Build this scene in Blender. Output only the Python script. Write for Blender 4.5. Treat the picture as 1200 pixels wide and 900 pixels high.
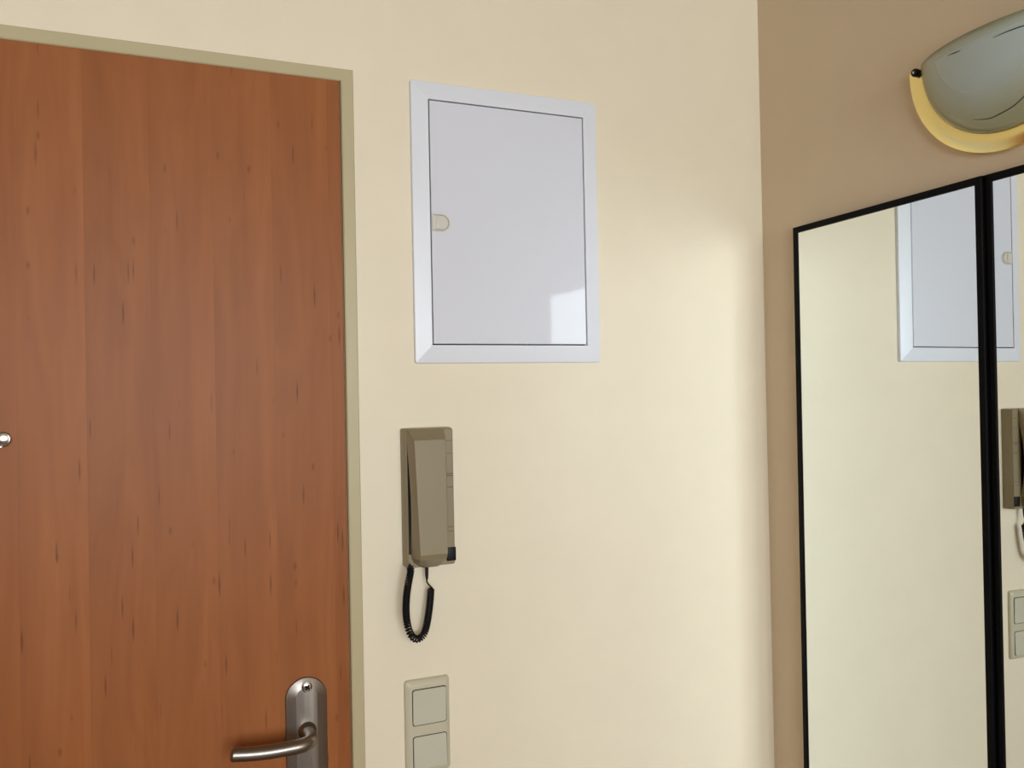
import bpy, bmesh, math, random
from mathutils import Vector, Matrix

for o in list(bpy.data.objects):
    bpy.data.objects.remove(o)
S = bpy.context.scene
C = S.collection

# ------------------------------------------------------------------ camera
F_PX, YAW, PITCH, ROLL = 967.67, 0.39368, 0.008733, 0.019942
CAM_H, CAM_D = 1.5285, 1.19053
XR = 0.98651                      # plane of the right wall; the door wall is y = 0
cam_d = bpy.data.cameras.new('camera')
cam = bpy.data.objects.new('camera', cam_d)
C.objects.link(cam)
Fv = Vector((math.sin(YAW) * math.cos(PITCH), math.cos(YAW) * math.cos(PITCH), math.sin(PITCH)))
Rv = Vector((math.cos(YAW), -math.sin(YAW), 0))
Uv = Rv.cross(Fv)
cr, sr = math.cos(ROLL), math.sin(ROLL)
R2 = cr * Rv + -sr * -Uv * -1      # image right
# image axes: u' = c*u + s*v, v' = -s*u + c*v (v down)
R2 = cr * Rv + sr * (-Uv)
D2 = -sr * Rv + cr * (-Uv)
U2 = -D2
M = Matrix((R2, U2, -Fv)).transposed().to_4x4()
M.translation = Vector((0, -CAM_D, CAM_H))
cam.matrix_world = M
cam_d.sensor_fit = 'HORIZONTAL'
cam_d.sensor_width = 36
cam_d.lens = F_PX / 1200 * 36
cam_d.clip_start = 0.02
S.camera = cam

# ------------------------------------------------------------------ light
S.view_settings.view_transform = 'Standard'
S.view_settings.look = 'None'
S.view_settings.gamma = 1
S.view_settings.use_curve_mapping = False
S.view_settings.exposure = 0.0
S.cycles.sample_clamp_indirect = 0.0      # keep daylight that arrives by way of the mirrors
S.cycles.caustics_reflective = True
S.cycles.blur_glossy = 0.0
w = bpy.data.worlds.new('world')
S.world = w
w.use_nodes = True
w.node_tree.nodes['Background'].inputs[0].default_value = (0.75, 0.87, 1, 1)
w.node_tree.nodes['Background'].inputs[1].default_value = 1.0
WIN = dict(x0=-1.05, x1=0.90, z0=0.98, z1=2.30, y=-3.4)
ld = bpy.data.lights.new('window_daylight', 'AREA')
ld.shape = 'RECTANGLE'
ld.size = WIN['x1'] - WIN['x0'] + .1
ld.size_y = WIN['z1'] - WIN['z0'] + .1
ld.energy = 99
ld.color = (0.90, 0.97, 1.0)
lo = bpy.data.objects.new('window_daylight', ld)
C.objects.link(lo)
lo.location = ((WIN['x0'] + WIN['x1']) / 2, WIN['y'] - .12, (WIN['z0'] + WIN['z1']) / 2)
lo.rotation_euler = (math.radians(90), 0, 0)

# ------------------------------------------------------------------ helpers
def obj(name, bm, mat, parent=None, smooth=False, bevel=0, seg=2, auto=None, label=None):
    me = bpy.data.meshes.new(name)
    bmesh.ops.recalc_face_normals(bm, faces=bm.faces)
    if bevel:
        bmesh.ops.bevel(bm, geom=[e for e in bm.edges if len(e.link_faces) == 2 and e.calc_face_angle(0) > .6],
                        offset=bevel, segments=seg, profile=.5, affect='EDGES', clamp_overlap=True)
    bm.to_mesh(me); bm.free()
    if smooth or bevel:
        for p in me.polygons: p.use_smooth = True
        if hasattr(me, 'set_sharp_from_angle'):
            me.set_sharp_from_angle(angle=math.radians(auto or 32))
    o = bpy.data.objects.new(name, me)
    if mat: me.materials.append(mat)
    C.objects.link(o)
    if parent: o.parent = parent
    if label: o['label'] = label
    return o

def box(bm, x0, x1, y0, y1, z0, z1):
    v = [bm.verts.new(p) for p in ((x0,y0,z0),(x1,y0,z0),(x1,y1,z0),(x0,y1,z0),(x0,y0,z1),(x1,y0,z1),(x1,y1,z1),(x0,y1,z1))]
    for f in ((0,3,2,1),(4,5,6,7),(0,1,5,4),(1,2,6,5),(2,3,7,6),(3,0,4,7)):
        bm.faces.new([v[i] for i in f])
    return bm

def bxm(*a):
    return box(bmesh.new(), *a)

def loft(bm, rings, cap=True, closed=True):
    R = [[bm.verts.new(p) for p in r] for r in rings]
    n = len(R[0])
    for a, b in zip(R[:-1], R[1:]):
        for i in range(n if closed else n - 1):
            j = (i + 1) % n
            bm.faces.new((a[i], a[j], b[j], b[i]))
    if cap:
        bm.faces.new(list(reversed(R[0]))); bm.faces.new(R[-1])
    return bm

def rrect(x0, x1, z0, z1, r, y, n=6):
    """rounded rectangle ring in the xz plane; r may be 4 radii (bl, br, tr, tl)"""
    if not isinstance(r, (tuple, list)): r = (r,) * 4
    out = []
    for k, (cx, cz, a0) in enumerate(((x0, z0, 180), (x1, z0, 270), (x1, z1, 0), (x0, z1, 90))):
        rr = r[k]
        ox = cx + (rr if k in (0, 3) else -rr); oz = cz + (rr if k in (0, 1) else -rr)
        for i in range(n + 1):
            a = math.radians(a0 + 90 * i / n)
            out.append((ox + rr * math.cos(a), y, oz + rr * math.sin(a)))
    return out

def tube(bm, pts, rad, n=12, cap=True):
    pts = [Vector(p) for p in pts]
    rings = []; prev = None
    for i, p in enumerate(pts):
        t = (pts[min(i + 1, len(pts) - 1)] - pts[max(i - 1, 0)]).normalized()
        if prev is None:
            u = t.cross(Vector((0, 0, 1)))
            if u.length < .1: u = t.cross(Vector((1, 0, 0)))
        else:
            u = prev - t * prev.dot(t)
        u.normalize(); prev = u
        v = t.cross(u)
        r = rad[i] if isinstance(rad, (list, tuple)) else rad
        rings.append([p + (u * math.cos(2*math.pi*k/n) + v * math.sin(2*math.pi*k/n)) * r for k in range(n)])
    return loft(bm, rings, cap)

def spline(cp, n):
    """Catmull-Rom through cp"""
    cp = [Vector(p) for p in cp]
    cp = [2 * cp[0] - cp[1]] + cp + [2 * cp[-1] - cp[-2]]
    out = []
    for i in range(1, len(cp) - 2):
        p0, p1, p2, p3 = cp[i-1:i+3]
        for k in range(n):
            t = k / n
            out.append(.5 * ((2*p1) + (-p0+p2)*t + (2*p0-5*p1+4*p2-p3)*t*t + (-p0+3*p1-3*p2+p3)*t**3))
    out.append(cp[-2])
    return out

def disc(bm, c, prof, axis='y', n=32):
    """lathe: prof = [(r, depth)], axis -y or -x outwards"""
    rings = []
    for r, d in prof:
        ring = []
        for k in range(n):
            a = 2 * math.pi * k / n
            if axis == 'y': ring.append((c[0] + r*math.cos(a), c[1] - d, c[2] + r*math.sin(a)))
            else: ring.append((c[0] - d, c[1] + r*math.cos(a), c[2] + r*math.sin(a)))
        rings.append(ring)
    return loft(bm, rings)

def empty(name, loc, label=None, cat=None, group=None, kind=None):
    o = bpy.data.objects.new(name, None)
    C.objects.link(o); o.location = loc
    o.empty_display_size = .05
    if label: o['label'] = label
    if cat: o['category'] = cat
    if group: o['group'] = group
    if kind: o['kind'] = kind
    return o

def keep(child_list, root):
    """children are modelled in world metres: put them back after parenting"""
    for c in child_list: c.matrix_parent_inverse = root.matrix_world.inverted()

class Thing:
    def __init__(s, name, loc, label=None, cat=None, kind=None):
        s.root = empty(name, loc, label, cat, kind=kind)
        s.loc = Vector(loc)
    def part(s, name, bm, mat, **k):
        bmesh.ops.translate(bm, verts=bm.verts, vec=-s.loc)
        return obj(name, bm, mat, s.root, **k)
    def sub(s, par, name, bm, mat, **k):
        bmesh.ops.translate(bm, verts=bm.verts, vec=-s.loc)
        return obj(name, bm, mat, par, **k)

# ------------------------------------------------------------------ materials
def srgb(r, g, b):
    f = lambda c: (c/255/12.92) if c/255 <= .04045 else ((c/255+.055)/1.055)**2.4
    return (f(r), f(g), f(b), 1)

def mat(name, col, rough=.5, metal=0, spec=.5, **k):
    m = bpy.data.materials.new(name); m.use_nodes = True
    b = m.node_tree.nodes['Principled BSDF']
    b.inputs['Base Color'].default_value = col
    b.inputs['Roughness'].default_value = rough
    b.inputs['Metallic'].default_value = metal
    b.inputs['Specular IOR Level'].default_value = spec
    for a, v in k.items(): b.inputs[a.replace('_', ' ')].default_value = v
    return m

class NT:
    def __init__(s, m): s.t = m.node_tree; s.b = s.t.nodes['Principled BSDF']
    def n(s, typ, **k):
        x = s.t.nodes.new(typ)
        for a, v in k.items():
            if a.startswith('_'): x.inputs[a[1:].replace('_', ' ')].default_value = v
            else: setattr(x, a, v)
        return x
    def l(s, a, b): s.t.links.new(a, b)
    def math(s, op, a, b=None, c=None):
        x = s.t.nodes.new('ShaderNodeMath'); x.operation = op
        for i, v in enumerate((a, b, c)):
            if v is None: continue
            if isinstance(v, (int, float)): x.inputs[i].default_value = v
            else: s.l(v, x.inputs[i])
        return x.outputs[0]
    def mix(s, f, a, b, mode='MIX'):
        x = s.t.nodes.new('ShaderNodeMix'); x.data_type = 'RGBA'; x.blend_type = mode
        for i, v in ((0, f), (6, a), (7, b)):
            if isinstance(v, (int, float)): x.inputs[i].default_value = v
            elif isinstance(v, tuple): x.inputs[i].default_value = v
            else: s.l(v, x.inputs[i])
        return x.outputs[2]
    def ramp(s, fac, stops):
        x = s.t.nodes.new('ShaderNodeValToRGB'); s.l(fac, x.inputs[0])
        e = x.color_ramp.elements
        while len(e) < len(stops): e.new(.5)
        for q, (p, c) in zip(e, stops): q.position = p; q.color = c
        return x.outputs[0]
    def bump(s, h, strength, dist):
        x = s.t.nodes.new('ShaderNodeBump'); x.inputs['Strength'].default_value = strength
        x.inputs['Distance'].default_value = dist
        s.l(h, x.inputs['Height']); s.l(x.outputs[0], s.b.inputs['Normal'])

def geo_pos(t):
    return t.n('ShaderNodeNewGeometry').outputs['Position']

def paint(name, col, rough, sheen_bump=.25):
    m = mat(name, col, rough, spec=.35); t = NT(m)
    p = geo_pos(t)
    n1 = t.n('ShaderNodeTexNoise', _Scale=260.0, _Detail=3.0); t.l(p, n1.inputs['Vector'])
    n2 = t.n('ShaderNodeTexNoise', _Scale=14.0, _Detail=3.0); t.l(p, n2.inputs['Vector'])
    h = t.math('ADD', n1.outputs['Fac'], t.math('MULTIPLY', n2.outputs['Fac'], 1.5))
    t.bump(h, sheen_bump, .0006)
    v = t.math('MULTIPLY_ADD', n2.outputs['Fac'], .06, .97)
    cc = t.n('ShaderNodeCombineColor'); [t.l(v, cc.inputs[i]) for i in range(3)]
    t.l(t.mix(1.0, col, cc.outputs[0], 'MULTIPLY'), t.b.inputs['Base Color'])
    return m

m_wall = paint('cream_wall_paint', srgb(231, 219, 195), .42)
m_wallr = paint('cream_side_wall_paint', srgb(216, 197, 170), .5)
m_ceil = paint('ceiling_paint', srgb(150, 134, 106), .7)
m_hall = paint('hall_wall_paint', srgb(172, 140, 100), .6)
m_frame = paint('beige_frame_enamel', srgb(186, 173, 138), .35, .12)
m_enamel = mat('white_powder_coat', srgb(216, 217, 226), .05, spec=.28)
m_enamel_frame = mat('white_powder_coat_frame', srgb(226, 228, 236), .32, spec=.5)
t = NT(m_enamel); nn = t.n('ShaderNodeTexNoise', _Scale=7.0, _Detail=1.0); t.l(geo_pos(t), nn.inputs['Vector']); t.bump(nn.outputs['Fac'], .05, .003)
m_black = mat('black_frame_lacquer', srgb(3, 3, 6), .5, spec=.1)
m_gap = mat('dark_gap', srgb(16, 13, 13), .9)
m_mirror = mat('mirror_silver', (.885, .94, .945, 1), 0.0, 1.0)
m_back = mat('fibreboard', srgb(120, 95, 70), .8)
m_taupe = mat('taupe_plastic', srgb(138, 124, 96), .38)
m_taupe2 = mat('taupe_plastic_dark', srgb(140, 126, 100), .42)
m_blackp = mat('black_plastic', srgb(9, 9, 9), .5, spec=.3)
m_groove = mat('groove_shade', srgb(88, 76, 56), .8)
m_switch = mat('grey_beige_plastic', srgb(196, 188, 164), .35)
m_rocker = mat('pale_grey_plastic', srgb(196, 192, 172), .3)
m_latch = mat('ivory_plastic', srgb(208, 202, 192), .35)
m_steel = mat('satin_steel', (.30, .265, .235, 1), .34, 1.0)
m_steel2 = mat('polished_steel', (.62, .60, .57, 1), .18, 1.0)
m_gold = mat('polished_brass', (.86, .70, .30, 1), .20, 1.0)
m_line = mat('dark_painted_line', srgb(40, 42, 36), .5)
m_white = mat('white_window_plastic', srgb(232, 232, 230), .35)

m_glass = mat('frosted_glass', srgb(156, 164, 158), .22, spec=.5)
t = NT(m_glass)
# sand-blasted in the middle, clearer towards the cut edge
sx_ = t.n('ShaderNodeSeparateXYZ'); t.l(geo_pos(t), sx_.inputs[0])
dy_ = t.math('SUBTRACT', sx_.outputs[1], -.477); dz_ = t.math('SUBTRACT', sx_.outputs[2], 1.966)
rad_ = t.math('DIVIDE', t.math('SQRT', t.math('ADD', t.math('MULTIPLY', dy_, dy_), t.math('MULTIPLY', dz_, dz_))), .122)
up_ = t.math('DIVIDE', t.math('ADD', dz_, .022), .022)
edge_ = t.math('MAXIMUM', t.ramp(rad_, [(.45, (0, 0, 0, 1)), (1.0, (1, 1, 1, 1))]), t.ramp(up_, [(.0, (0, 0, 0, 1)), (1.0, (.75, .75, .75, 1))]))
edge_ = t.math('MULTIPLY', t.math('MULTIPLY', edge_, edge_), t.math('MULTIPLY_ADD', edge_, -2.0, 3.0))
t.l(t.mix(edge_, srgb(184, 198, 198), srgb(184, 184, 146)), t.b.inputs['Base Color'])
t.l(t.math('MULTIPLY_ADD', edge_, .30, .06), t.b.inputs['Transmission Weight'])
t.l(t.math('MULTIPLY_ADD', edge_, -.12, .30), t.b.inputs['Roughness'])

def steel_brush(m):
    t = NT(m); p = geo_pos(t)
    mp = t.n('ShaderNodeMapping'); mp.inputs['Scale'].default_value = (900, 900, 12); t.l(p, mp.inputs['Vector'])
    n = t.n('ShaderNodeTexNoise', _Scale=1.0, _Detail=2.0); t.l(mp.outputs[0], n.inputs['Vector'])
    t.l(t.math('MULTIPLY_ADD', n.outputs['Fac'], .16, .26), t.b.inputs['Roughness'])
steel_brush(m_steel)

def make_wood():
    m = mat('pear_wood_laminate', srgb(150, 88, 52), .42, spec=.18); t = NT(m)
    sp = t.n('ShaderNodeSeparateXYZ'); t.l(geo_pos(t), sp.inputs[0])
    X, Z = sp.outputs[0], sp.outputs[2]
    u = t.math('DIVIDE', t.math('ADD', X, 0.098 + .078 * 20), .078)
    k = t.math('FLOOR', u); fx = t.math('FRACT', u)
    wn = t.n('ShaderNodeTexWhiteNoise', noise_dimensions='1D'); t.l(k, wn.inputs['W'])
    rnd = wn.outputs['Value']
    off = t.math('MULTIPLY', rnd, 37.0)
    zo = t.math('ADD', Z, off)
    def vec(sx, sz, yy=None):
        c = t.n('ShaderNodeCombineXYZ'); t.l(t.math('MULTIPLY', X, sx), c.inputs[0])
        t.l(t.math('MULTIPLY', zo, sz), c.inputs[2])
        if yy is not None: t.l(t.math('MULTIPLY', off, 1.0), c.inputs[1])
        return c.outputs[0]
    def noise(v, d=3.0, dist=0.0, rough=.55):
        n = t.n('ShaderNodeTexNoise', _Scale=1.0, _Detail=d, _Distortion=dist, _Roughness=rough); t.l(v, n.inputs['Vector']); return n.outputs['Fac']
    fine = noise(vec(420, 9, 1), 3)
    med = noise(vec(34, 2.4, 1), 4, .5)
    big = noise(vec(14, 1.6, 1), 3, .6)
    # flat-sawn figure: contour bands of a stretched noise field
    band = t.math('FRACT', t.math('MULTIPLY', noise(vec(13, 1.7, 1), 2, .5), 8.0))
    band = t.math('ABSOLUTE', t.math('SUBTRACT', band, .5))
    base = t.ramp(med, [(0.25, srgb(141, 82, 43)), (.5, srgb(150, 89, 48)), (.8, srgb(158, 97, 54))])
    base = t.mix(t.math('MULTIPLY', t.math('SUBTRACT', big, .35), .5), base, srgb(168, 105, 60))
    tint = t.math('MULTIPLY_ADD', rnd, .07, .955)
    tint = t.math('MULTIPLY', tint, t.math('MULTIPLY_ADD', fx, .09, .955))
    tint = t.math('MULTIPLY', tint, t.math('MULTIPLY_ADD', fine, .06, .97))
    tint = t.math('MULTIPLY', tint, t.math('MULTIPLY_ADD', band, .16, .955))
    # thin joint line between the printed strips
    jl = t.math('LESS_THAN', fx, .012)
    tint = t.math('MULTIPLY', tint, t.math('MULTIPLY_ADD', jl, -.07, 1.0))
    # short dark pith flecks
    def flecks(sx, sz, th, keepv, soft):
        c = t.n('ShaderNodeCombineXYZ'); t.l(t.math('MULTIPLY', X, sx), c.inputs[0]); t.l(t.math('MULTIPLY', Z, sz), c.inputs[2])
        v = t.n('ShaderNodeTexVoronoi', _Scale=1.0); t.l(c.outputs[0], v.inputs['Vector'])
        r = t.n('ShaderNodeSeparateColor'); t.l(v.outputs['Color'], r.inputs[0])
        on = t.math('GREATER_THAN', r.outputs[0], keepv)
        mr = t.n('ShaderNodeMapRange', _From_Min=th, _From_Max=th * soft, _To_Min=0.0, _To_Max=1.0); t.l(v.outputs['Distance'], mr.inputs['Value'])
        return t.math('MULTIPLY', on, mr.outputs[0])
    f1 = flecks(150, 13, .26, .84, .3)
    f2 = flecks(75, 30, .24, .90, .1)
    f3 = flecks(60, 6, .12, .72, .2)
    fl = t.math('MINIMUM', t.math('ADD', t.math('ADD', t.math('MULTIPLY', f1, .45), t.math('MULTIPLY', f3, .35)), t.math('MULTIPLY', f2, .35)), .6)
    tint = t.math('MULTIPLY', tint, t.math('SUBTRACT', 1.0, fl))
    cc = t.n('ShaderNodeCombineColor'); [t.l(tint, cc.inputs[i]) for i in range(3)]
    t.l(t.mix(1.0, base, cc.outputs[0], 'MULTIPLY'), t.b.inputs['Base Color'])
    t.bump(t.math('ADD', fine, med), .08, .0005)
    return m
m_wood = make_wood()

def make_floor():
    m = mat('oak_floor', srgb(150, 110, 75), .4); t = NT(m)
    n = t.n('ShaderNodeTexNoise', _Scale=6.0, _Detail=4.0); t.l(geo_pos(t), n.inputs['Vector'])
    t.l(t.ramp(n.outputs['Fac'], [(0.3, srgb(100, 74, 52)), (.7, srgb(130, 98, 70))]), t.b.inputs['Base Color'])
    return m
m_floor = make_floor()

# ------------------------------------------------------------------ room shell
XL, YB, HC, T = -1.75, -3.4, 2.55, .12
DX0, DX1, DZ = -0.660, 0.2525, 1.9975          # door frame outline
def struct(name, bm, m, **k):
    o = obj(name, bm, m, **k); o['kind'] = 'structure'; return o
bm = bmesh.new()
box(bm, XL - T, DX0 + .004, 0, T, 0, HC); box(bm, DX1 - .004, XR + T, 0, T, 0, HC); box(bm, DX0 + .004, DX1 - .004, 0, T, DZ - .004, HC)
struct('wall_back', bm, m_wall)
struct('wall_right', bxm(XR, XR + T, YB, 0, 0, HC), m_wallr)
struct('wall_left', bxm(XL - T, XL, YB, 0, 0, HC), m_hall)
bm = bmesh.new()
box(bm, XL - T, WIN['x0'], YB - T, YB, 0, HC); box(bm, WIN['x1'], XR + T, YB - T, YB, 0, HC)
box(bm, WIN['x0'], WIN['x1'], YB - T, YB, 0, WIN['z0']); box(bm, WIN['x0'], WIN['x1'], YB - T, YB, WIN['z1'], HC)
struct('wall_front', bm, m_hall)
struct('floor', bxm(XL - T, XR + T, YB - T, T, -.1, 0), m_floor)
struct('ceiling', bxm(XL - T, XR + T, YB - T, T, HC, HC + .1), m_ceil)
# window in the wall behind the camera
win = Thing('window_1', ((WIN['x0'] + WIN['x1']) / 2, YB, WIN['z0']), kind='structure')
bm = bmesh.new(); a, b, c, d = WIN['x0'], WIN['x1'], WIN['z0'], WIN['z1']
for q in ((a, a+.06, c, d), (b-.06, b, c, d), (a+.06, b-.06, c, c+.06), (a+.06, b-.06, d-.06, d), ((a+b)/2-.04, (a+b)/2+.04, c+.06, d-.06)):
    box(bm, q[0], q[1], YB - .08, YB - .02, q[2], q[3])
win.part('window_frame', bm, m_white)
win.part('window_sill', bxm(a - .04, b + .04, YB, YB + .12, c - .03, c), m_white, bevel=.004)

# ------------------------------------------------------------------ front door
door = Thing('door_1', (-.2, 0, 0), kind='structure')
LX0, LX1, LZ = -0.640, 0.2328, 1.9838          # leaf
bm = bmesh.new()
# three-sided steel frame swept with a rebated profile
prof = [(0.0, .06), (0.0, -.0055), (.0012, -.007), (.0165, -.007), (.0180, -.0055), (.0182, .002), (.0300, .002), (.0300, .06)]
def frame_ring(o_, y_, zb):
    pass
rings = []
for (o_, y_) in prof:
    rings.append([(DX0 + o_, y_, 0), (DX0 + o_, y_, DZ - o_), (DX1 - o_, y_, DZ - o_), (DX1 - o_, y_, 0)])
V = [[bm.verts.new(p) for p in r] for r in rings]
for i in range(len(V)):
    A, B = V[i], V[(i + 1) % len(V)]
    for j in range(3): bm.faces.new((A[j], A[j+1], B[j+1], B[j]))
for j in (0, 3): bm.faces.new([V[i][j] for i in range(len(V))])
door.part('door_frame', bm, m_frame)
bm = bmesh.new()
loft(bm, [rrect(LX0, LX1, .008, LZ, (.001, .001, .005, .005), y) for y in (.036, -.0035)] +
         [rrect(LX0 + .001, LX1 - .001, .009, LZ - .001, (.001, .001, .0045, .0045), -.0045)])
leaf = door.part('door_leaf', bm, m_wood, smooth=True, auto=25)
door.part('threshold', bxm(DX0, DX1, 0, .1, 0, .008), m_steel)

# peephole with a swing cover, centre of the leaf
pc = (-.1905, -.0045, 1.4815)
pe = door.part('peephole', disc(bmesh.new(), pc, [(.0085, 0), (.0095, .001), (.0095, .004), (.0080, .0055), (.0058, .006), (.0058, .004)], n=36), m_steel2, smooth=True, label='chrome peephole ring')
bm = bmesh.new()
disc(bm, (pc[0] - .0005, pc[1] - .0062, pc[2] + .0005), [(.0076, 0), (.0076, .0012), (.0066, .0018)], n=32)
door.sub(pe, 'cover_disc', bm, m_steel2, smooth=True)
door.sub(pe, 'pivot', disc(bmesh.new(), (pc[0] - .002, pc[1] - .004, pc[2] - .0092), [(.0022, 0), (.0022, .003), (.001, .0036)], n=14), m_steel2, smooth=True)

# long back plate with lever handle
HX, HZ, PY = .1705, 1.062, -.0045
pl = []
def stadium(w_, top, bot, y_):
    r = w_ / 2
    return rrect(HX - r, HX + r, bot, top, r * .999, y_, n=14)
bm = loft(bmesh.new(), [stadium(.0570, 1.1345, .900, PY), stadium(.0570, 1.1345, .900, PY - .0022), stadium(.0550, 1.1335, .901, PY - .0036),
                        stadium(.0300, 1.1235, .911, PY - .0080), stadium(.0285, 1.1225, .912, PY - .0082)])
plate = door.part('back_plate', bm, m_steel, smooth=True, auto=12, label='satin steel long plate with rounded ends')
bm = disc(bmesh.new(), (HX + .0005, PY - .0080, 1.1225), [(.0075, 0), (.0075, .0006), (.0066, .0010), (.0064, .0006), (.0062, .0010), (.0056, .0022), (.0040, .0028), (.0014, .0030)], n=28)
sc = door.sub(plate, 'screw', bm, m_steel2, smooth=True)
bm = bmesh.new(); cx, cz, cy_ = HX + .0005, 1.1225, PY - .0110
for ang in (35, 125):
    q = bmesh.ops.create_cube(bm, size=1)['verts']
    bmesh.ops.scale(bm, verts=q, vec=(.0080, .0020, .0022))
    bmesh.ops.rotate(bm, verts=q, matrix=Matrix.Rotation(math.radians(ang), 3, 'Y'))
    bmesh.ops.translate(bm, verts=q, vec=(cx, cy_, cz))
door.sub(plate, 'screw_slot', bm, m_gap)
bm = disc(bmesh.new(), (HX, PY - .0078, HZ), [(.0125, 0), (.0125, .0015), (.0108, .004), (.0090, .010)], n=32)
lev = door.part('lever_handle', bmesh.new(), m_steel)
bpy.data.objects.remove(lev)
cp = [(HX, PY - .004, HZ), (HX, PY - .018, HZ), (HX, -.036, HZ), (HX - .002, -.0495, HZ), (HX - .0115, -.0575, HZ - .0005), (HX - .028, -.0590, HZ - .001), (HX - .055, -.0585, HZ - .0012),
      (HX - .078, -.0575, HZ), (HX - .098, -.0560, HZ + .002), (HX - .1045, -.0555, HZ + .003)]
ptsl = spline(cp, 8)
rad = []
for i, p in enumerate(ptsl):
    s_ = i / (len(ptsl) - 1)
    r = .0092 if s_ < .5 else .0092 - .0004 * (s_ - .5)
    rad.append(r)
for q_ in range(1, 7): rad[-q_] = .0090 * math.sqrt(max(.02, 1 - (1 - (q_ - .8) / 6) ** 2))
lev = door.part('lever', tube(bmesh.new(), ptsl, rad, 24), m_steel, smooth=True, auto=60, label='satin steel lever handle pointing left')
door.sub(lev, 'collar', bm, m_steel, smooth=True)

# ------------------------------------------------------------------ fuse cabinet
CX0, CX1, CZ0, CZ1 = .3377, .6489, 1.5727, 1.9950
IX0, IX1, IZ0, IZ1 = .3632, .6220, 1.5998, 1.9667
cab = Thing('fuse_cabinet', ((CX0 + CX1) / 2, 0, CZ0), 'white metal flush wall cabinet with latched door on the cream wall', 'cabinet')
def rr(o_, y_, r_):
    return rrect(CX0 + o_, CX1 - o_, CZ0 + o_, CZ1 - o_, r_, y_, n=4)
bm = bmesh.new()
rings = [rr(0, 0, .003), rr(0, -.0055, .003), rr(.0008, -.0068, .0025)]
def rin(dx, y_, r_): return rrect(IX0 - dx, IX1 + dx, IZ0 - dx, IZ1 + dx, r_, y_, n=4)
rings += [rin(.0035, -.0125, .0008), rin(.0008, -.0128, .0005), rin(0.0002, -.0120, .0004), rin(0.0002, 0, .0004)]
loft(bm, rings, cap=False)
cab.part('cabinet_frame', bm, m_enamel_frame, smooth=True, auto=7)
cab.part('cabinet_recess', bxm(IX0 - .0005, IX1 + .0005, -.004, -.001, IZ0 - .0005, IZ1 + .0005), m_gap)
g = .0016
bm = loft(bmesh.new(), [rrect(IX0 + g, IX1 - g, IZ0 + g, IZ1 - g, .001, -.006, 3), rrect(IX0 + g, IX1 - g, IZ0 + g, IZ1 - g, .001, -.0118, 3),
                        rrect(IX0 + g + .0006, IX1 - g - .0006, IZ0 + g + .0006, IZ1 - g - .0006, .001, -.0125, 3)])
cd = cab.part('cabinet_door', bm, m_enamel, smooth=True, auto=20)
# half-round slide latch on the left edge of the door
def dshape(x0, x1, zc, h, y, n=12):
    r = h / 2; out = [(x0, y, zc - r)]
    for i in range(n + 1):
        a = -math.pi/2 + math.pi * i / n
        out.append((x1 - r + r * math.cos(a), y, zc + r * math.sin(a)))
    out.append((x0, y, zc + r)); return out
LZc = 1.7825
lt = cab.sub(cd, 'latch', loft(bmesh.new(), [dshape(IX0 + .0022, .3940, LZc, .0270, -.0120), dshape(IX0 + .0022, .3940, LZc, .0270, -.0134), dshape(IX0 + .0030, .3932, LZc, .0254, -.0138)]), m_latch, smooth=True, auto=25)
bm = bmesh.new()
A = dshape(IX0 + .0045, .3915, LZc, .0228, -.0139); B = dshape(IX0 + .0045, .3907, LZc, .0212, -.0139)
bm2 = bmesh.new()
va = [bm2.verts.new((p[0], p[1] - .0001, p[2])) for p in A]; vb = [bm2.verts.new((p[0], p[1] - .0001, p[2])) for p in B]
for i in range(len(va) - 1): bm2.faces.new((va[i], va[i+1], vb[i+1], vb[i]))
r_ = bmesh.ops.extrude_face_region(bm2, geom=list(bm2.faces)); bmesh.ops.translate(bm2, verts=[v for v in r_['geom'] if isinstance(v, bmesh.types.BMVert)], vec=(0, -.0003, 0))
bm.free()
cab.sub(cd, 'latch_rim', bm2, mat('latch_shade', srgb(120, 112, 100), .5))
cab.sub(cd, 'latch_grip', bxm(.3722, .3790, -.0152, -.0136, LZc - .0088, LZc + .0088), m_latch, bevel=.0006)

# ------------------------------------------------------------------ door phone
PX0, PX1, PZ0, PZ1 = .3140, .3885, 1.2738, 1.4768
ph = Thing('door_phone', ((PX0 + PX1) / 2, 0, PZ0), 'taupe plastic wall intercom phone with handset on the cream wall below the white cabinet', 'telephone')
bm = bmesh.new()
loft(bm, [rrect(PX0, PX1, PZ0, PZ1, .003, 0), rrect(PX0, PX1, PZ0, PZ1, .003, -.0150), rrect(PX0 + .0004, PX1 - .0004, PZ0 + .0004, PZ1 - .0004, .003, -.0165),
          rrect(PX0 + .0015, PX1 - .0012, PZ0 + .0012, PZ1 - .0012, .003, -.0240), rrect(PX0 + .0030, PX1 - .0025, PZ0 + .0025, PZ1 - .0025, .002, -.0250)])
basep = ph.part('wall_base', bm, m_taupe, smooth=True, auto=22)
for z, hh, x0_ in ((1.4575, .0008, .3745), (1.4385, .0006, .3765), (1.4085, .0012, .3745), (1.4055, .0012, .3755), (1.3885, .0010, .3755), (1.3300, .0008, .3770), (1.3235, .0006, .3760)):
    ph.sub(basep, 'slot', bxm(x0_, PX1 - .0022, -.02515, -.0247, z - hh / 2, z + hh / 2), m_groove)
ph.part('call_button', bxm(.3742, .3883, -.0272, -.0240, 1.2802, 1.3000), m_blackp, bevel=.0006, label='black square call button')
ph.sub(basep, 'handset_gap_shade', bxm(.3172, .3660, -.0262, -.0245, 1.2950, 1.4550), m_blackp)  # black sheet behind the handset, paints the shade in its gap
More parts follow.
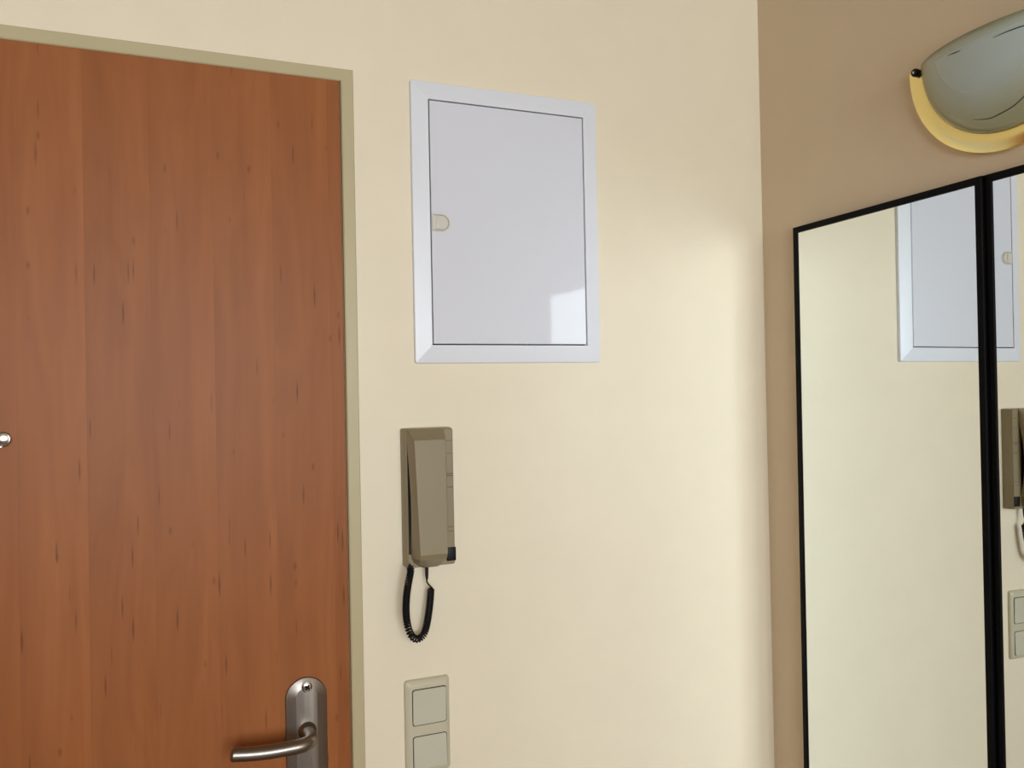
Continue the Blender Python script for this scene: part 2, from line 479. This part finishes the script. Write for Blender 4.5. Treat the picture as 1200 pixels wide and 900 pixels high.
# handset: lofted along z
bm = bmesh.new(); secs = []
HT, HB = 1.4760, 1.2745
N = 26
def lerp(a, b, t): return a + (b - a) * t
def smooth_(t): t = max(0, min(1, t)); return t * t * (3 - 2 * t)
for i in range(N + 1):
    s_ = i / N
    z = lerp(HT, HB, s_)
    # bottom rounding: left and right edges close in
    rb = .022
    dz = z - HB
    ins = 0
    if dz < rb: ins = rb - math.sqrt(max(0, rb * rb - (rb - dz) ** 2))
    xl = lerp(.3168, .3205, s_) + ins * .75
    xr = lerp(.3725, .3690, s_) - ins * .35
    # front height of the raised face
    top = smooth_(s_ / .085)
    low = smooth_(dz / .020)
    yf = -.0285 - lerp(.0165, .0300, s_) * top * low
    cham = .0055 * (.35 + .65 * top)
    # back: arched away from the base in the middle
    arch = math.sin(math.pi * max(0, min(1, (s_ - .14) / .72))) ** .7 if .14 < s_ < .86 else 0
    yb = -.0247 - .0100 * arch
    yf = min(yf, yb - .004)
    ym = yb - (.0022 if top < .5 else .003)
    secs.append([(xl, yb, z), (xl, ym, z), (xl + cham, yf, z), (xr - .0035, yf + .0004, z), (xr, lerp(yf, yb, .45), z), (xr, yb, z)])
loft(bm, secs)
hs = ph.part('handset', bm, m_taupe, smooth=True, auto=24)
# cord
cpath = [(.3170, -.031, 1.2800), (.3168, -.0330, 1.2719), (.3120, -.034, 1.2506), (.3096, -.033, 1.2303), (.3098, -.031, 1.2096), (.3129, -.029, 1.1910), (.3190, -.027, 1.1770),
         (.3281, -.024, 1.1712), (.3378, -.022, 1.1762), (.3435, -.020, 1.1895), (.3476, -.019, 1.2090), (.3505, -.018, 1.2290), (.3517, -.017, 1.2420)]
path = spline(cpath, 60)
# resample by arc length, pitch opens at the bend
L = [0]
for a_, b_ in zip(path[:-1], path[1:]): L.append(L[-1] + (b_ - a_).length)
tot = L[-1]
def at(s_):
    s_ = max(0, min(tot, s_))
    lo_, hi_ = 0, len(L) - 1
    while hi_ - lo_ > 1:
        m_ = (lo_ + hi_) // 2
        if L[m_] <= s_: lo_ = m_
        else: hi_ = m_
    f = (s_ - L[lo_]) / max(1e-9, L[hi_] - L[lo_])
    return path[lo_].lerp(path[hi_], f)
pts_c = []; phs = 0; s_ = 0; STEP = 14
while s_ < tot:
    c_ = at(s_); tg = (at(s_ + .002) - at(s_ - .002)).normalized()
    yv = Vector((0, -1, 0)); u_ = (yv - tg * yv.dot(tg)).normalized(); v_ = tg.cross(u_)
    env = min(1, .25 + s_ / .004, .25 + (tot - s_) / .004)
    pts_c.append(c_ + (u_ * math.cos(phs) + v_ * math.sin(phs)) * .0044 * env)
    bend = math.exp(-((s_ / tot - .50) / .09) ** 2)
    pitch = .0027 + .0024 * bend
    phs += 2 * math.pi / STEP
    s_ += pitch / STEP
lead = spline([pts_c[-1], (.3503, -.0165, 1.2445), (.3462, -.0155, 1.2510), (.3466, -.0145, 1.2640), (.3468, -.0140, 1.2765)], 6)[1:]
tube_pts = [Vector((.3172, -.030, 1.2815))] + pts_c + lead
bm = tube(bmesh.new(), tube_pts, .00128, 7)
cord = ph.part('coiled_cord', bm, m_blackp, smooth=True, auto=80, label='black coiled cord hanging in a loop')
bm = tube(bmesh.new(), [(.3466, -.0145, 1.2540), (.3466, -.0143, 1.2600), (.3468, -.0140, 1.2745)], [.0018, .0024, .0028], 12)
ph.sub(cord, 'strain_relief', bm, m_blackp, smooth=True)

# ------------------------------------------------------------------ double light switch
SX0, SX1, SZ0, SZ1 = .3123, .3810, .9668, 1.1055
sw = Thing('light_switch', ((SX0 + SX1) / 2, 0, SZ0), 'grey beige double rocker light switch on the cream wall beside the door frame', 'switch')
bm = bmesh.new()
def sr_(o_, y_, r_): return rrect(SX0 + o_, SX1 - o_, SZ0 + o_, SZ1 - o_, r_, y_, 5)
loft(bm, [sr_(0, 0, .005), sr_(0, -.0030, .005), sr_(.0012, -.0052, .0045), sr_(.0055, -.0082, .004), sr_(.0062, -.0084, .004)])
sw.part('cover_plate', bm, m_switch, smooth=True, auto=18)
for z0_, z1_ in ((1.0400, 1.0917), (.9760, 1.0230)):
    x0_, x1_ = .3233, .3740
    gp = sw.part('rocker_gap', loft(bmesh.new(), [rrect(x0_ - .0010, x1_ + .0008, z0_ - .0009, z1_ + .0010, .004, y, 5) for y in (-.0080, -.00865)]), m_gap, label='dark gap around the rocker')
    up = z0_ < 1.0
    bm = bmesh.new()
    r0 = rrect(x0_, x1_, z0_, z1_, .0036, -.0084, 5)
    def tilt(ring, e_):
        return [(p[0], p[1] - .0006 - (.0016 * ((p[2] - z0_) / (z1_ - z0_)) if not up else .0016 * (1 - (p[2] - z0_) / (z1_ - z0_))) - e_, p[2]) for p in ring]
    r1 = tilt(r0, 0); r2 = tilt(rrect(x0_ + .0008, x1_ - .0008, z0_ + .0008, z1_ - .0008, .003, -.0084, 5), .0006)
    loft(bm, [r0, r1, r2])
    sw.part('rocker', bm, m_rocker, smooth=True, auto=20)

# ------------------------------------------------------------------ two framed mirrors
def mirror(y_near, y_far, x_off, ztop, tilt_z, tilt_y, label):
    """hung on the right wall; y_near is the edge nearest the corner"""
    yc, zc = (y_near + y_far) / 2, ztop - .75
    t_ = Thing('wall_mirror', (0, 0, 0), label, 'mirror')
    hw, hh, D, fw = abs(y_near - y_far) / 2, .75, .0195, .0100
    # local frame: wall side x=0, front -x
    bm = bmesh.new()
    prof = [(0, 0), (0, -D + .0008), (.0008, -D), (fw - .0006, -D), (fw, -D + .0006), (fw, 0)]
    V = []
    for o_, x_ in prof:
        V.append([bm.verts.new((x_, s1 * (hw - o_), s2 * (hh - o_))) for s1, s2 in ((-1, -1), (1, -1), (1, 1), (-1, 1))])
    for i in range(len(V)):
        A, B = V[i], V[(i + 1) % len(V)]
        for j in range(4): bm.faces.new((A[j], A[(j+1) % 4], B[(j+1) % 4], B[j]))
    t_.part('mirror_frame', bm, m_black, smooth=True, auto=30)
    t_.part('mirror_glass', bxm(-D + .0020, -D + .0060, -hw + fw - .001, hw - fw + .001, -hh + fw - .001, hh - fw + .001), m_mirror)
    t_.part('backing_board', bxm(-D + .0062, -.002, -hw + fw, hw - fw, -hh + fw, hh - fw), m_back)
    t_.root.location = (XR - x_off, yc, zc)
    t_.root.rotation_euler = (0, tilt_y, tilt_z)
    t_.root['group'] = 'black framed mirrors on the right wall'
    return t_
mirror(-.0965, -.4483, .0025, 1.7927, -.0137, .0033, 'tall black framed mirror nearest the corner, reflecting most of the white cabinet')
mirror(-.4487, -.8830, .0035, 1.7932, -.0150, .0031, 'tall black framed mirror farther from the corner, reflecting the intercom phone and light switch')

# ------------------------------------------------------------------ half-moon wall lamp
GY, GZ, GR = -.4770, 1.9660, .1465
GI = .122
lamp = Thing('wall_lamp', (XR, GY, GZ - GR), 'half-moon wall lamp of frosted glass with gold rim above the mirrors', 'lamp')
def half_ring(r, x_, top_drop=0, n=48):
    return [(XR - x_, GY + r * math.cos(math.pi + math.pi * k / n), GZ + r * math.sin(math.pi + math.pi * k / n)) for k in range(n + 1)]
bm = bmesh.new()
# brass back plate: half disc, slightly domed rim
loft(bm, [half_ring(GR - .002, .0), half_ring(GR, .007), half_ring(GR - .0010, .0100), half_ring(GR - .006, .0125), half_ring(GI, .0125), half_ring(GI - .006, .0095)])
lamp.part('brass_plate', bm, m_gold, smooth=True, auto=35, label='polished gold half-round plate')
E0 = .045
def ge(y, z):
    r2 = ((y - GY) ** 2 + (z - GZ) ** 2) / GI ** 2
    return .0125 + E0 * max(0, 1 - r2) ** .7
# glass bowl shell
bm = bmesh.new()
nr, na = 20, 56
grid = []
for k in range(na + 1):
    u_ = -math.cos(math.pi * max(.004, min(.996, k / na)))
    col_ = []
    for i in range(nr + 1):
        v_ = 1 - (1 - i / nr) ** 1.6 if i else 0
        y, z = GY + GI * u_, GZ - GI * math.sqrt(max(0, 1 - u_ * u_)) * v_
        col_.append(bm.verts.new((XR - ge(y, z), y, z)))
    grid.append(col_)
for k in range(na):
    for i in range(nr):
        bm.faces.new((grid[k][i], grid[k][i+1], grid[k+1][i+1], grid[k+1][i]))
gl = lamp.part('glass_bowl', bm, m_glass, smooth=True, auto=80, label='grey frosted glass bowl')
so = gl.modifiers.new('thickness', 'SOLIDIFY'); so.thickness = .004; so.offset = -1
# thin dark lines on the glass
def gline(pts, r=.0007):
    p = spline([(0, y, z) for y, z in pts], 10)
    n = len(p)
    return tube(bmesh.new(), [(XR - ge(q.y, q.z) - .0002, q.y, q.z) for q in p], [r * (.3 + .7 * math.sin(math.pi * (i + .5) / n)) for i in range(n)], 6)
for ln in ([(-.4280, 1.9505), (-.4400, 1.9490), (-.4495, 1.9480)],
           [(-.4950, 1.9460), (-.5150, 1.9470), (-.5350, 1.9465), (-.5500, 1.9440)],
           [(-.4440, 1.8650), (-.4583, 1.8611), (-.4722, 1.8594), (-.4985, 1.8635), (-.5180, 1.8725), (-.5300, 1.8830)]):
    lamp.sub(gl, 'line_decor', gline(ln), m_line, smooth=True, label='thin dark painted line')
for sgn in (1, -1):
    kc = (XR - .0125, GY + sgn * .1290, GZ - .0040)
    kn = lamp.part('knob', disc(bmesh.new(), kc, [(.0052, 0), (.0056, .002), (.0056, .006), (.0046, .0078), (.0022, .0080), (.0018, .0070)], axis='x', n=24), m_blackp, smooth=True, label='small black fixing knob')
    lamp.sub(kn, 'knob_tip', disc(bmesh.new(), (kc[0] - .0068, kc[1], kc[2]), [(.0018, 0), (.0018, .0014), (.001, .0018)], axis='x', n=12), m_steel2, smooth=True)
# lamp holder and bulb inside the bowl
bm = tube(bmesh.new(), [(XR - .002, GY, GZ - .035), (XR - .018, GY, GZ - .035)], .011, 16)
lamp.part('bulb_socket', bm, m_white, smooth=True)
